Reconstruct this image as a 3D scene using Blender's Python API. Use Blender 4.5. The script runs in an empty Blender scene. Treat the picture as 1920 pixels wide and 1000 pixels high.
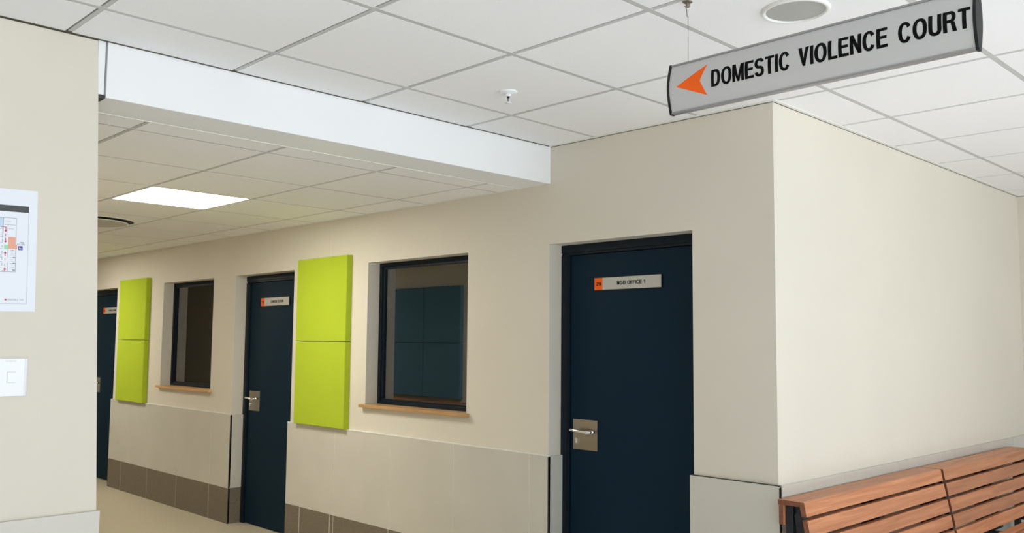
import bpy, bmesh, math, random
from mathutils import Vector, Matrix

random.seed(7)
SC = bpy.context.scene
COL = SC.collection

# ------------------------------------------------------------------ camera
YAW, PITCH, ROLL = -0.7928, 0.0814, 0.0089
fw = Vector((math.sin(YAW)*math.cos(PITCH), math.cos(YAW)*math.cos(PITCH), math.sin(PITCH)))
rt = Vector((math.cos(YAW), -math.sin(YAW), 0))
up = rt.cross(fw)
r2 = rt*math.cos(ROLL) + up*math.sin(ROLL)
u2 = -rt*math.sin(ROLL) + up*math.cos(ROLL)
cam_data = bpy.data.cameras.new('camera')
cam = bpy.data.objects.new('camera', cam_data)
COL.objects.link(cam)
M = Matrix((r2, u2, -fw)).transposed().to_4x4()
M.translation = Vector((0, -3.6848, 1.5313))
cam.matrix_world = M
cam_data.sensor_width = 36.0
cam_data.lens = 1668.06/1920*36.0
cam_data.shift_y = 9.9/1920
cam_data.clip_start = 0.05
SC.camera = cam

# ------------------------------------------------------------------ world, light, exposure
world = bpy.data.worlds.new('world')
SC.world = world
world.use_nodes = True
bgn = world.node_tree.nodes['Background']
bgn.inputs[0].default_value = (0.80, 0.90, 1.0, 1)
bgn.inputs[1].default_value = 1.0

SC.view_settings.view_transform = 'Standard'
SC.view_settings.look = 'None'
SC.view_settings.exposure = 0.0
SC.view_settings.gamma = 1.0
SC.view_settings.use_curve_mapping = False
SC.cycles.max_bounces = 12
SC.cycles.diffuse_bounces = 8
SC.cycles.use_denoising = True


def area(name, loc, rot, sx, sy, power, color):
    d = bpy.data.lights.new(name, 'AREA')
    d.shape = 'RECTANGLE'
    d.size, d.size_y = sx, sy
    d.energy = power
    d.color = color
    o = bpy.data.objects.new(name, d)
    o.location = loc
    o.rotation_euler = rot
    COL.objects.link(o)
    return o


# area lamps standing in for daylight through the right-hand glazing, tilted up as ground bounce
XR = 4.3            # inner face of the window wall
area('daylight', (XR+0.60, -1.55, 1.15), (0, math.radians(125), 0), 1.9, 6.2, 425, (0.865, 0.92, 1.0))
area('daylight_side', (XR+0.60, 2.3, 1.15), (0, math.radians(125), 0), 1.9, 1.8, 90, (0.93, 0.95, 1.0))
# low warm sun falling through the same windows onto the floor outside the frame
sd = bpy.data.lights.new('sun', 'SUN')
sd.energy = 11.8
sd.angle = math.radians(1.0)
sd.color = (1.0, 0.965, 0.965)
sun = bpy.data.objects.new('sun', sd)
sun.rotation_euler = Vector((0.90, 0.14, 0.385)).to_track_quat('Z', 'Y').to_euler()
sun.location = (8, -3, 6)
COL.objects.link(sun)

# ------------------------------------------------------------------ main dimensions
H1 = 2.6649         # upper ceiling
H2 = 2.4478         # corridor ceiling / underside of the bulkhead
ZD = 0.9107         # top of tile dado
ZS = 0.2948         # top of dark skirting tile
XC = -2.0331        # face of the short wall on the right
XK = -3.432         # face of the left wall and of the bulkhead
YL = -2.475         # end of the left wall
YC = 3.59           # far wall on the right
YB = -6.6           # wall behind the camera
XE = -16.5          # end of the corridor
TT = 0.015          # tile thickness

# ------------------------------------------------------------------ materials


def mat(name, color, rough=0.6, metal=0.0, bump=0.0, bscale=60.0, var=0.0, vscale=4.0, spec=0.5, coat=0.0):
    m = bpy.data.materials.new(name)
    m.use_nodes = True
    nt = m.node_tree
    b = nt.nodes['Principled BSDF']
    b.inputs['Base Color'].default_value = (*color, 1)
    b.inputs['Roughness'].default_value = rough
    b.inputs['Metallic'].default_value = metal
    b.inputs['Specular IOR Level'].default_value = spec
    b.inputs['Coat Weight'].default_value = coat
    tc = nt.nodes.new('ShaderNodeTexCoord')
    if bump:
        n = nt.nodes.new('ShaderNodeTexNoise')
        n.inputs['Scale'].default_value = bscale
        n.inputs['Detail'].default_value = 5
        bp = nt.nodes.new('ShaderNodeBump')
        bp.inputs['Strength'].default_value = bump
        bp.inputs['Distance'].default_value = 0.004
        nt.links.new(tc.outputs['Object'], n.inputs['Vector'])
        nt.links.new(n.outputs['Fac'], bp.inputs['Height'])
        nt.links.new(bp.outputs['Normal'], b.inputs['Normal'])
    if var:
        n = nt.nodes.new('ShaderNodeTexNoise')
        n.inputs['Scale'].default_value = vscale
        n.inputs['Detail'].default_value = 6
        r = nt.nodes.new('ShaderNodeValToRGB')
        r.color_ramp.elements[0].position = 0.3
        r.color_ramp.elements[1].position = 0.7
        r.color_ramp.elements[0].color = (*[c*(1-var) for c in color], 1)
        r.color_ramp.elements[1].color = (*[min(1, c*(1+var)) for c in color], 1)
        nt.links.new(tc.outputs['Object'], n.inputs['Vector'])
        nt.links.new(n.outputs['Fac'], r.inputs['Fac'])
        nt.links.new(r.outputs['Color'], b.inputs['Base Color'])
    return m


def speckle(name, c0, c1, scale=180, rough=0.55, bump=0.15):
    m = mat(name, c0, rough=rough, bump=bump, bscale=scale)
    nt = m.node_tree
    b = nt.nodes['Principled BSDF']
    tc = nt.nodes.new('ShaderNodeTexCoord')
    n = nt.nodes.new('ShaderNodeTexNoise')
    n.inputs['Scale'].default_value = scale
    n.inputs['Detail'].default_value = 3
    r = nt.nodes.new('ShaderNodeValToRGB')
    r.color_ramp.elements[0].position = 0.38
    r.color_ramp.elements[1].position = 0.62
    r.color_ramp.elements[0].color = (*c0, 1)
    r.color_ramp.elements[1].color = (*c1, 1)
    nt.links.new(tc.outputs['Object'], n.inputs['Vector'])
    nt.links.new(n.outputs['Fac'], r.inputs['Fac'])
    nt.links.new(r.outputs['Color'], b.inputs['Base Color'])
    return m


def wood(name, c0, c1, axis='X', rough=0.42):
    """Straight-grained timber, grain along the object's own axis, tone shifted per object."""
    m = bpy.data.materials.new(name)
    m.use_nodes = True
    nt = m.node_tree
    b = nt.nodes['Principled BSDF']
    b.inputs['Roughness'].default_value = rough
    tc = nt.nodes.new('ShaderNodeTexCoord')
    oi = nt.nodes.new('ShaderNodeObjectInfo')
    off = nt.nodes.new('ShaderNodeVectorMath')
    off.operation = 'ADD'
    sc = nt.nodes.new('ShaderNodeVectorMath')
    sc.operation = 'SCALE'
    cmb = nt.nodes.new('ShaderNodeCombineXYZ')
    for i in range(3):
        nt.links.new(oi.outputs['Random'], cmb.inputs[i])
    nt.links.new(cmb.outputs[0], sc.inputs[0])
    sc.inputs['Scale'].default_value = 17.0
    nt.links.new(tc.outputs['Object'], off.inputs[0])
    nt.links.new(sc.outputs[0], off.inputs[1])
    mp = nt.nodes.new('ShaderNodeMapping')
    mp.inputs['Scale'].default_value = (1.2, 26, 26) if axis == 'X' else (26, 1.2, 26)
    nt.links.new(off.outputs[0], mp.inputs['Vector'])
    n = nt.nodes.new('ShaderNodeTexNoise')
    n.inputs['Scale'].default_value = 1.6
    n.inputs['Detail'].default_value = 8
    n.inputs['Distortion'].default_value = 0.8
    nt.links.new(mp.outputs[0], n.inputs['Vector'])
    r = nt.nodes.new('ShaderNodeValToRGB')
    r.color_ramp.elements[0].position = 0.25
    r.color_ramp.elements[1].position = 0.75
    r.color_ramp.elements[0].color = (*c0, 1)
    r.color_ramp.elements[1].color = (*c1, 1)
    nt.links.new(n.outputs['Fac'], r.inputs['Fac'])
    hv = nt.nodes.new('ShaderNodeHueSaturation')
    mr = nt.nodes.new('ShaderNodeMapRange')
    mr.inputs['To Min'].default_value = 0.78
    mr.inputs['To Max'].default_value = 1.12
    nt.links.new(oi.outputs['Random'], mr.inputs['Value'])
    nt.links.new(mr.outputs[0], hv.inputs['Value'])
    nt.links.new(r.outputs['Color'], hv.inputs['Color'])
    nt.links.new(hv.outputs[0], b.inputs['Base Color'])
    return m


def emit(name, color, strength):
    m = bpy.data.materials.new(name)
    m.use_nodes = True
    nt = m.node_tree
    nt.nodes.clear()
    o = nt.nodes.new('ShaderNodeOutputMaterial')
    e = nt.nodes.new('ShaderNodeEmission')
    e.inputs[0].default_value = (*color, 1)
    e.inputs[1].default_value = strength
    nt.links.new(e.outputs[0], o.inputs[0])
    return m


def glass(name, ior=3.4, tint=(0.85, 0.9, 0.88)):
    m = bpy.data.materials.new(name)
    m.use_nodes = True
    nt = m.node_tree
    nt.nodes.clear()
    o = nt.nodes.new('ShaderNodeOutputMaterial')
    t = nt.nodes.new('ShaderNodeBsdfTransparent')
    t.inputs[0].default_value = (*tint, 1)
    g = nt.nodes.new('ShaderNodeBsdfGlossy')
    g.inputs['Roughness'].default_value = 0.0
    f = nt.nodes.new('ShaderNodeFresnel')
    f.inputs['IOR'].default_value = ior
    x = nt.nodes.new('ShaderNodeMixShader')
    nt.links.new(f.outputs[0], x.inputs[0])
    nt.links.new(t.outputs[0], x.inputs[1])
    nt.links.new(g.outputs[0], x.inputs[2])
    nt.links.new(x.outputs[0], o.inputs[0])
    return m


MT = dict(
    paving=mat('pale_paving', (0.55, 0.53, 0.50), 0.9),
    wall=mat('painted_plaster', (0.70, 0.655, 0.56), 0.55, bump=0.12, bscale=45, var=0.02, vscale=1.5),
    white=mat('white_plasterboard', (0.86, 0.87, 0.88), 0.5, bump=0.03),
    tile=mat('dado_tile', (0.60, 0.575, 0.51), 0.35, var=0.035, vscale=3.0),
    grout=mat('light_grout', (0.82, 0.80, 0.74), 0.8),
    dark_tile=speckle('dark_tile', (0.145, 0.118, 0.085), (0.21, 0.175, 0.13)),
    joint=mat('dark_joint', (0.035, 0.033, 0.03), 0.7),
    floor=speckle('vinyl_floor', (0.52, 0.46, 0.33), (0.58, 0.52, 0.38), 90, 0.38, 0.02),
    floor_hall=speckle('light_vinyl_floor', (0.68, 0.69, 0.71), (0.74, 0.75, 0.77), 90, 0.35, 0.02),
    ctile=mat('ceiling_tile', (0.88, 0.88, 0.88), 0.85, bump=0.25, bscale=260, var=0.02, vscale=200),
    grid=mat('ceiling_grid_metal', (0.54, 0.54, 0.53), 0.5),
    angle=mat('ceiling_angle_metal', (0.78, 0.78, 0.74), 0.5),
    shadow=mat('shadow_gap', (0.09, 0.075, 0.05), 0.9),  # dark colour painting in the shade between wall top and ceiling angle
    navy=mat('navy_door_paint', (0.004, 0.018, 0.034), 0.55, bump=0.03, bscale=120, spec=0.10),
    navy_frame=mat('navy_frame_paint', (0.004, 0.010, 0.017), 0.45, spec=0.2),
    green=mat('lime_felt', (0.42, 0.53, 0.035), 0.95, bump=0.3, bscale=350, var=0.015, vscale=5, spec=0.1),
    blue=mat('navy_felt', (0.11, 0.225, 0.33), 0.95, bump=0.3, bscale=350, spec=0.1),
    sill=wood('oak_sill', (0.46, 0.24, 0.09), (0.68, 0.42, 0.19)),
    bench=wood('bench_hardwood', (0.40, 0.145, 0.065), (0.68, 0.30, 0.145)),
    bench_end=wood('bench_hardwood_dark', (0.17, 0.055, 0.026), (0.27, 0.10, 0.05)),
    steel_black=mat('black_steel', (0.012, 0.014, 0.018), 0.35),
    steel=mat('brushed_steel', (0.36, 0.32, 0.27), 0.30, metal=1.0),
    chrome=mat('polished_steel', (0.80, 0.79, 0.77), 0.12, metal=1.0),
    sign_alu=mat('sign_aluminium', (0.56, 0.56, 0.56), 0.5, metal=0.1),
    sign_edge=mat('sign_edge_aluminium', (0.33, 0.33, 0.33), 0.35, metal=0.6),
    black=mat('black_plastic', (0.008, 0.008, 0.009), 0.4),
    cap=mat('end_cap_plastic', (0.014, 0.015, 0.015), 0.5, spec=0.25),
    ink=mat('black_vinyl_letter', (0.004, 0.004, 0.004), 0.6, spec=0.1),
    orange=mat('orange_vinyl', (0.95, 0.14, 0.015), 0.6, spec=0.15),
    plate=mat('plate_silver', (0.50, 0.49, 0.44), 0.4, metal=0.1),
    plastic=mat('white_plastic', (0.86, 0.87, 0.90), 0.3),
    disc=mat('diffuser_disc_paint', (0.50, 0.50, 0.47), 0.5),
    rim=mat('speaker_rim', (0.80, 0.80, 0.76), 0.45),
    mesh_grey=speckle('speaker_mesh', (0.34, 0.34, 0.32), (0.50, 0.50, 0.47), 700, 0.6, 0.2),
    paper=mat('poster_paper', (0.80, 0.83, 0.90), 0.45),
    p_dark=mat('print_charcoal', (0.055, 0.06, 0.058), 0.5),
    p_line=mat('print_grey', (0.22, 0.23, 0.27), 0.5),
    p_pale=mat('print_pale_grey', (0.50, 0.52, 0.57), 0.5),
    p_red=mat('print_red', (0.62, 0.07, 0.14), 0.5),
    p_salmon=mat('print_salmon', (0.80, 0.38, 0.26), 0.5),
    p_green=mat('print_green', (0.36, 0.70, 0.45), 0.5),
    p_blue=mat('print_pale_blue', (0.52, 0.66, 0.82), 0.5),
    p_navy=mat('print_navy', (0.03, 0.04, 0.30), 0.5),
    mark=mat('pale_mark', (0.50, 0.50, 0.60), 0.5),
    line=mat('switch_gap', (0.40, 0.41, 0.45), 0.6),
    glass=glass('window_glass'),
    clear=glass('clear_glazing', 1.45, (0.96, 0.98, 0.98)),
    lamp=emit('led_diffuser', (1.0, 0.95, 0.84), 31.0),
    red=mat('bulb_dark', (0.02, 0.01, 0.01), 0.2),
)

# ------------------------------------------------------------------ mesh helpers


def box(bm, x0, x1, y0, y1, z0, z1, mi=0):
    vs = [bm.verts.new((x, y, z)) for z in (z0, z1) for y in (y0, y1) for x in (x0, x1)]
    for q in ((0, 2, 3, 1), (4, 5, 7, 6), (0, 1, 5, 4), (2, 6, 7, 3), (0, 4, 6, 2), (1, 3, 7, 5)):
        f = bm.faces.new([vs[i] for i in q])
        f.material_index = mi
    return vs


def prism(bm, prof, a, b, axis='X', mi=0):
    """Extrude a closed 2-D profile between a and b along the axis."""
    def P(u, v, t):
        return (t, u, v) if axis == 'X' else ((u, t, v) if axis == 'Y' else (u, v, t))
    A = [bm.verts.new(P(u, v, a)) for u, v in prof]
    B = [bm.verts.new(P(u, v, b)) for u, v in prof]
    n = len(prof)
    fs = [bm.faces.new(A), bm.faces.new(B[::-1])]
    for i in range(n):
        fs.append(bm.faces.new((A[i], B[i], B[(i+1) % n], A[(i+1) % n])))
    for f in fs:
        f.material_index = mi
    return fs


def lathe(bm, prof, c, seg=48, mi=0, z_dir=1):
    """Revolve (r, z) points about the vertical through c."""
    rings = []
    for r, z in prof:
        if r < 1e-6:
            rings.append([bm.verts.new((c[0], c[1], c[2]+z*z_dir))])
        else:
            rings.append([bm.verts.new((c[0]+r*math.cos(2*math.pi*i/seg), c[1]+r*math.sin(2*math.pi*i/seg), c[2]+z*z_dir)) for i in range(seg)])
    for A, B in zip(rings, rings[1:]):
        for i in range(seg):
            j = (i+1) % seg
            if len(A) == 1 and len(B) == 1:
                continue
            if len(A) == 1:
                f = bm.faces.new((A[0], B[i], B[j]))
            elif len(B) == 1:
                f = bm.faces.new((A[i], A[j], B[0]))
            else:
                f = bm.faces.new((A[i], A[j], B[j], B[i]))
            f.material_index = mi
            f.smooth = True


def tube(bm, pts, rad, seg=12, mi=0):
    pts = [Vector(p) for p in pts]
    rings = []
    for i, p in enumerate(pts):
        t = (pts[min(i+1, len(pts)-1)]-pts[max(i-1, 0)]).normalized()
        ref = Vector((0, 0, 1)) if abs(t.z) < 0.9 else Vector((1, 0, 0))
        a = t.cross(ref).normalized()
        b = t.cross(a).normalized()
        r = rad[i] if isinstance(rad, (list, tuple)) else rad
        rings.append([bm.verts.new(p+a*r*math.cos(2*math.pi*k/seg)+b*r*math.sin(2*math.pi*k/seg)) for k in range(seg)])
    for A, B in zip(rings, rings[1:]):
        for k in range(seg):
            f = bm.faces.new((A[k], A[(k+1) % seg], B[(k+1) % seg], B[k]))
            f.smooth = True
            f.material_index = mi
    for R in (rings[0], rings[-1][::-1]):
        f = bm.faces.new(R)
        f.material_index = mi


def obj(name, bm, mats, parent=None, loc=None, bevel=0.0, seg=2):
    bmesh.ops.recalc_face_normals(bm, faces=bm.faces)
    me = bpy.data.meshes.new(name)
    bm.to_mesh(me)
    bm.free()
    for m in (mats if isinstance(mats, (list, tuple)) else [mats]):
        me.materials.append(MT[m])
    o = bpy.data.objects.new(name, me)
    COL.objects.link(o)
    if parent:
        o.parent = parent
    if loc:
        o.location = loc
    if bevel:
        md = o.modifiers.new('bevel', 'BEVEL')
        md.width = bevel
        md.segments = seg
        md.limit_method = 'ANGLE'
        md.angle_limit = math.radians(40)
        md.harden_normals = False
    return o


def tag(o, label=None, cat=None, group=None, kind=None):
    if label:
        o['label'] = label
    if cat:
        o['category'] = cat
    if group:
        o['group'] = group
    if kind:
        o['kind'] = kind
    return o


def empty(name, loc, rz=0.0, **k):
    o = bpy.data.objects.new(name, None)
    o.empty_display_size = 0.05
    o.location = loc
    o.rotation_euler = (0, 0, rz)
    COL.objects.link(o)
    tag(o, **k)
    return o


def struct(name, bm, mats, label, cat, parent=None, bevel=0.0):
    o = obj(name, bm, mats, parent, bevel=bevel)
    return tag(o, label, cat, kind='structure')


STEM, THIN = 0.205, 0.15


def glyph(ch):
    """Grotesque capital as overlapping quads in a cell one unit high; returns (quads, width)."""
    Q = []
    s, t = STEM, THIN

    def rect(x0, y0, x1, y1):
        Q.append([(x0, y0), (x1, y0), (x1, y1), (x0, y1)])

    def quad(*p):
        Q.append(list(p))

    def arc(cx, cy, rx, ry, a0, a1, ws=s, wt=t, n=24, e=2.25):
        def pt(a, x, y):
            c, d = math.cos(a), math.sin(a)
            return (cx+x*math.copysign(abs(c)**(2/e), c), cy+y*math.copysign(abs(d)**(2/e), d))
        a0, a1 = math.radians(a0), math.radians(a1)
        for k in range(n):
            u, v = a0+(a1-a0)*k/n, a0+(a1-a0)*(k+1)/n
            Q.append([pt(u, rx, ry), pt(v, rx, ry), pt(v, rx-ws, ry-wt), pt(u, rx-ws, ry-wt)])
    w = 0.66
    if ch == 'D':
        rect(0, 0, s, 1); rect(s, 0, 0.30, t); rect(s, 1-t, 0.30, 1); arc(0.30, 0.5, 0.37, 0.5, -90, 90); w = 0.67
    elif ch in 'O0':
        w = 0.74 if ch == 'O' else 0.56
        arc(w/2, 0.5, w/2, 0.52, 0, 360, n=48)
    elif ch == 'M':
        w = 0.82
        rect(0, 0, s*0.95, 1); rect(w-s*0.95, 0, w, 1)
        quad((0, 1), (0.23, 1), (w/2+0.07, 0), (w/2-0.07, 0)); quad((w, 1), (w-0.23, 1), (w/2-0.07, 0), (w/2+0.07, 0))
    elif ch == 'E':
        w = 0.60
        rect(0, 0, s, 1); rect(s, 0, w, t); rect(s, 1-t, w-0.01, 1); rect(s, 0.5-t/2+0.02, w-0.04, 0.5+t/2+0.02)
    elif ch == 'F':
        w = 0.56
        rect(0, 0, s, 1); rect(s, 1-t, w, 1); rect(s, 0.5-t/2, w-0.06, 0.5+t/2)
    elif ch == 'S':
        w = 0.64
        ry = (1.03+t)/4
        arc(w/2, 1.015-ry, w/2-0.01, ry, 12, 270, ws=s*0.95); arc(w/2, -0.015+ry, w/2, ry, 90, -168, ws=s*0.95)
    elif ch == 'T':
        w = 0.60
        rect(0, 1-t, w, 1); rect(w/2-s/2, 0, w/2+s/2, 1-t)
    elif ch == 'I':
        w = s
        rect(0, 0, s, 1)
    elif ch in 'CG':
        w = 0.70
        arc(w/2, 0.5, w/2, 0.52, 30, 330 if ch == 'C' else 345, n=40)
        if ch == 'G':
            rect(w-s*0.9, 0.02, w, 0.50); rect(w*0.55, 0.50-t, w, 0.50)
    elif ch == 'V':
        w = 0.66
        quad((0, 1), (s*1.06, 1), (w/2+0.075, 0), (w/2-0.075, 0)); quad((w, 1), (w-s*1.06, 1), (w/2-0.075, 0), (w/2+0.075, 0))
    elif ch == 'A':
        w = 0.68
        quad((0, 0), (s, 0), (w/2+0.08, 1), (w/2-0.08, 1)); quad((w, 0), (w-s, 0), (w/2-0.08, 1), (w/2+0.08, 1)); rect(0.15, 0.22, w-0.15, 0.22+t)
    elif ch == 'L':
        w = 0.54
        rect(0, 0, s, 1); rect(s, 0, w, t)
    elif ch == 'N':
        w = 0.66
        rect(0, 0, s, 1); rect(w-s, 0, w, 1); quad((0, 1), (s*0.98, 1), (w, 0), (w-s*0.98, 0))
    elif ch == 'U':
        w = 0.66
        rect(0, 0.30, s, 1); rect(w-s, 0.30, w, 1); arc(w/2, 0.30, w/2, 0.32, 180, 360)
    elif ch == 'R':
        w = 0.68
        rect(0, 0, s, 1); rect(s, 1-t, 0.38, 1); rect(s, 0.43, 0.40, 0.43+t); arc(0.37, 0.715, 0.27, 0.285, -90, 90)
        quad((w-0.21, 0.0), (w, 0.0), (w-0.10, 0.46), (w-0.30, 0.46))
    elif ch == 'P':
        w = 0.62
        rect(0, 0, s, 1); rect(s, 1-t, 0.36, 1); rect(s, 0.40, 0.36, 0.40+t); arc(0.34, 0.70, 0.28, 0.30, -90, 90)
    elif ch == 'H':
        w = 0.66
        rect(0, 0, s, 1); rect(w-s, 0, w, 1); rect(s, 0.45, w-s, 0.45+t)
    elif ch == '1':
        w = 0.40
        rect(0.20, 0, 0.20+s*0.9, 1); quad((0.0, 0.70), (0.20, 0.70), (0.20+s*0.9, 1), (0.20, 0.92)); rect(0.0, 0.68, 0.24, 0.68+t*0.8)
    elif ch == '2':
        w = 0.56
        rect(0, 0, w, t); arc(w/2, 0.72, w/2, 0.29, 175, -20); quad((0, t*0.5), (s*1.3, t*0.5), (w-0.01, 0.66), (w-s-0.05, 0.60))
    elif ch == '3':
        w = 0.56
        arc(w/2, 0.745, w/2-0.01, 0.27, 165, -90); arc(w/2, 0.285, w/2, 0.30, 90, -165)
    elif ch == '4':
        w = 0.58
        rect(w-s-0.10, 0, w-0.10, 1); rect(0, 0.22, w, 0.22+t); quad((0, 0.24), (s*0.8, 0.24), (w-0.10-s*0.3, 1), (w-0.10-s, 1))
    return Q, w


def text_bm(txt, width, height, bold=0.0, spacing=1.0, word=1.0, depth=0.001):
    """Lettering as a mesh in the XZ plane, fitted to width x height, origin at lower left, facing -Y."""
    cur, quads = 0.0, []
    for ch in txt:
        if ch == ' ':
            cur += 0.36*word
            continue
        Q, w = glyph(ch)
        quads += [[(x+cur, y) for x, y in q] for q in Q]
        cur += w+0.065*spacing
    cur -= 0.065*spacing
    bm = bmesh.new()
    for k, q in enumerate(quads):
        d = depth*(1+0.02*(k % 5))
        A = [bm.verts.new((x/cur*width, -d, y*height)) for x, y in q]
        B = [bm.verts.new((x/cur*width, 0.0, y*height)) for x, y in q]
        bm.faces.new(A)
        n = len(A)
        for i in range(n):
            bm.faces.new((A[i], A[(i+1) % n], B[(i+1) % n], B[i]))
    return bm


def font_bm(txt, width, height, depth=0.0005):
    """Small lower-case print, fitted to width x height."""
    cu = bpy.data.curves.new('lettering', 'FONT')
    cu.body = txt
    cu.resolution_u = 3
    cu.extrude = 0.02
    tmp = bpy.data.objects.new('lettering_tmp', cu)
    COL.objects.link(tmp)
    bpy.context.view_layer.update()
    dg = bpy.context.evaluated_depsgraph_get()
    me = bpy.data.meshes.new_from_object(tmp.evaluated_get(dg))
    bpy.data.objects.remove(tmp)
    bpy.data.curves.remove(cu)
    bm = bmesh.new()
    bm.from_mesh(me)
    bpy.data.meshes.remove(me)
    xs = [v.co.x for v in bm.verts]
    ys = [v.co.y for v in bm.verts]
    x0, x1, y0, y1 = min(xs), max(xs), min(ys), max(ys)
    for v in bm.verts:
        x, y, z = v.co
        v.co = ((x-x0)/(x1-x0)*width, -depth if z > 0 else 0.0, (y-y0)/(y1-y0)*height)
    return bm


def shift_bm(bm, d):
    bmesh.ops.translate(bm, verts=bm.verts, vec=Vector(d))
    return bm


def holes_wall(bm, u0, u1, z0, z1, holes, place):
    """Wall slab split round rectangular holes; place(ua, ub, za, zb) adds one block."""
    us = sorted({u0, u1, *[h[0] for h in holes], *[h[1] for h in holes]})
    us = [u for u in us if u0 <= u <= u1]
    for a, b in zip(us, us[1:]):
        mid = (a+b)/2
        zz = z0
        for h in sorted([h for h in holes if h[0] < mid < h[1]], key=lambda h: h[2]):
            if h[2] > zz:
                place(a, b, zz, h[2])
            zz = h[3]
        if zz < z1:
            place(a, b, zz, z1)


# ------------------------------------------------------------------ openings
D1 = (-3.437, -2.477)
D2 = (-7.135, -6.180)
D3 = (-10.735, -9.775)
W1 = (-5.192, -4.130)
W2 = (-8.602, -7.545)
ZW0, ZO = 1.105, 2.10
RV = 0.10            # reveal depth

# ------------------------------------------------------------------ floor
bm = bmesh.new()
box(bm, XE, XK-0.245, YB-0.2, YC+0.2, -0.1, 0.0)
struct('floor', bm, 'floor', 'pale beige speckled vinyl floor of the corridor', 'floor')
bm = bmesh.new()
box(bm, XK-0.245, XR+0.3, YB-0.2, YC+0.2, -0.1, 0.0)
struct('floor', bm, 'floor_hall', 'light grey vinyl floor of the waiting area', 'floor')

# unseen ground outside the daylight windows, added to bounce light up to the ceiling
bm = bmesh.new()
box(bm, XR+0.31, XR+9, YB-4, YC+6, -0.12, -0.02)
struct('ground', bm, 'paving', 'pale paving outside the outer windows', 'ground')

# ------------------------------------------------------------------ walls
bm = bmesh.new()
holes = [(D1[0], D1[1], 0, ZO), (D2[0], D2[1], 0, ZO), (D3[0], D3[1], 0, ZO),
         (W1[0], W1[1], ZW0-0.022, ZO), (W2[0], W2[1], ZW0-0.022, ZO)]
holes_wall(bm, XE, XC-0.001, 0, H1-0.006, holes, lambda a, b, c, d: box(bm, a, b, 0, 0.22, c, d))
bmesh.ops.remove_doubles(bm, verts=bm.verts, dist=1e-5)
struct('wall_main', bm, 'wall', 'long cream plaster wall with the navy doors and windows', 'wall')

bm = bmesh.new()
box(bm, XC-0.22, XC, 0.2201, YC+0.2, 0, H1-0.006)
box(bm, XC-0.001, XC, 0.0, 0.2201, 0, H1-0.006)
bmesh.ops.remove_doubles(bm, verts=bm.verts, dist=1e-6)
struct('wall_right', bm, 'wall', 'bright cream plaster wall behind the slatted benches', 'wall')

bm = bmesh.new()
box(bm, XC, XR, YC, YC+0.2, 0, H1-0.006)
struct('wall_far', bm, 'wall', 'cream wall at the far right end of the waiting area', 'wall')

bm = bmesh.new()
# its free edge is modelled slanted to line up with the camera view
prism(bm, [(YB, 0), (YL+0.079, 0), (YL-0.028, H1-0.006), (YB, H1-0.006)], XK-0.22, XK, 'X')
struct('wall_left', bm, 'wall', 'pale plaster wall with the evacuation plan and light switch', 'wall')

bm = bmesh.new()
box(bm, XE, XK-0.22, YL-0.22, YL-0.025, 0, H2)
struct('wall_opposite', bm, 'wall', 'corridor wall opposite the doors, seen reflected in the window glass', 'wall')

bm = bmesh.new()
box(bm, XE-0.2, XE, YL-0.22, 0.22, 0, H2)
struct('wall_end', bm, 'wall', 'plaster wall closing the far end of the corridor', 'wall')

bm = bmesh.new()
box(bm, XK-0.22, XR+0.2, YB-0.2, YB, 0, H1)
struct('wall_behind', bm, 'wall', 'plaster wall at the back of the waiting area', 'wall')

# window wall (the daylight source of the waiting area)
WH = [(-6.15, -4.75, 0.8, 2.5), (-4.6, -3.2, 0.8, 2.5), (-3.05, -1.65, 0.8, 2.5), (-1.5, -0.1, 0.8, 2.5), (0.05, 1.45, 0.8, 2.5), (1.6, 3.0, 0.8, 2.5)]
bm = bmesh.new()
holes_wall(bm, YB, YC+0.2, 0, H1, WH, lambda a, b, c, d: box(bm, XR, XR+0.2, a, b, c, d))
struct('wall_window_side', bm, 'wall', 'outer wall with the row of daylight windows', 'wall')
for i, (a, b, c, d) in enumerate(WH):
    w = empty('window_%d' % (i+3), (XR+0.08, (a+b)/2, c), label='daylight window in the outer wall', cat='window', group='row of daylight windows in the outer wall', kind='structure')
    bm = bmesh.new()
    hb = (b-a)/2
    box(bm, -0.03, 0.03, -hb, -hb+0.05, 0, d-c)
    box(bm, -0.03, 0.03, hb-0.05, hb, 0, d-c)
    box(bm, -0.03, 0.03, -hb+0.05, hb-0.05, 0, 0.05)
    box(bm, -0.03, 0.03, -hb+0.05, hb-0.05, d-c-0.05, d-c)
    obj('window_frame', bm, 'navy_frame', w)
    bm = bmesh.new()
    box(bm, -0.004, 0.004, -hb+0.05, hb-0.05, 0.05, d-c-0.05)
    obj('window_pane', bm, 'clear', w)

# rooms behind the long wall: back wall, partitions and ceiling, unlit
bm = bmesh.new()
box(bm, XE, XC-0.22, YC, YC+0.2, 0, H1)
struct('wall_office_back', bm, 'wall', 'back wall of the unlit offices behind the glass', 'wall')
bm = bmesh.new()
for x in (-3.85, -6.0, -7.30, -10.9):
    box(bm, x-0.06, x+0.06, 0.2201, YC, 0, H1)
struct('wall_office_side', bm, 'wall', 'partition walls between the unlit offices', 'wall')

# ------------------------------------------------------------------ bulkhead
bm = bmesh.new()
box(bm, XK-0.245, XK, YL+0.008, -0.0005, H2, H1+0.03)
struct('wall_bulkhead', bm, 'white', 'white boxed bulkhead spanning the mouth of the corridor', 'bulkhead', bevel=0.002)
bm = bmesh.new()
box(bm, XK-0.20, XK-0.004, YL-0.0245, YL+0.001, H2+0.010, H1, 0)
box(bm, XK-0.20, XK-0.006, YL-0.0245, YL+0.007, H2-0.004, H2+0.009, 1)
struct('trim_1', bm, ('white', 'joint'), 'narrow white end strip beside the bulkhead', 'trim')
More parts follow.
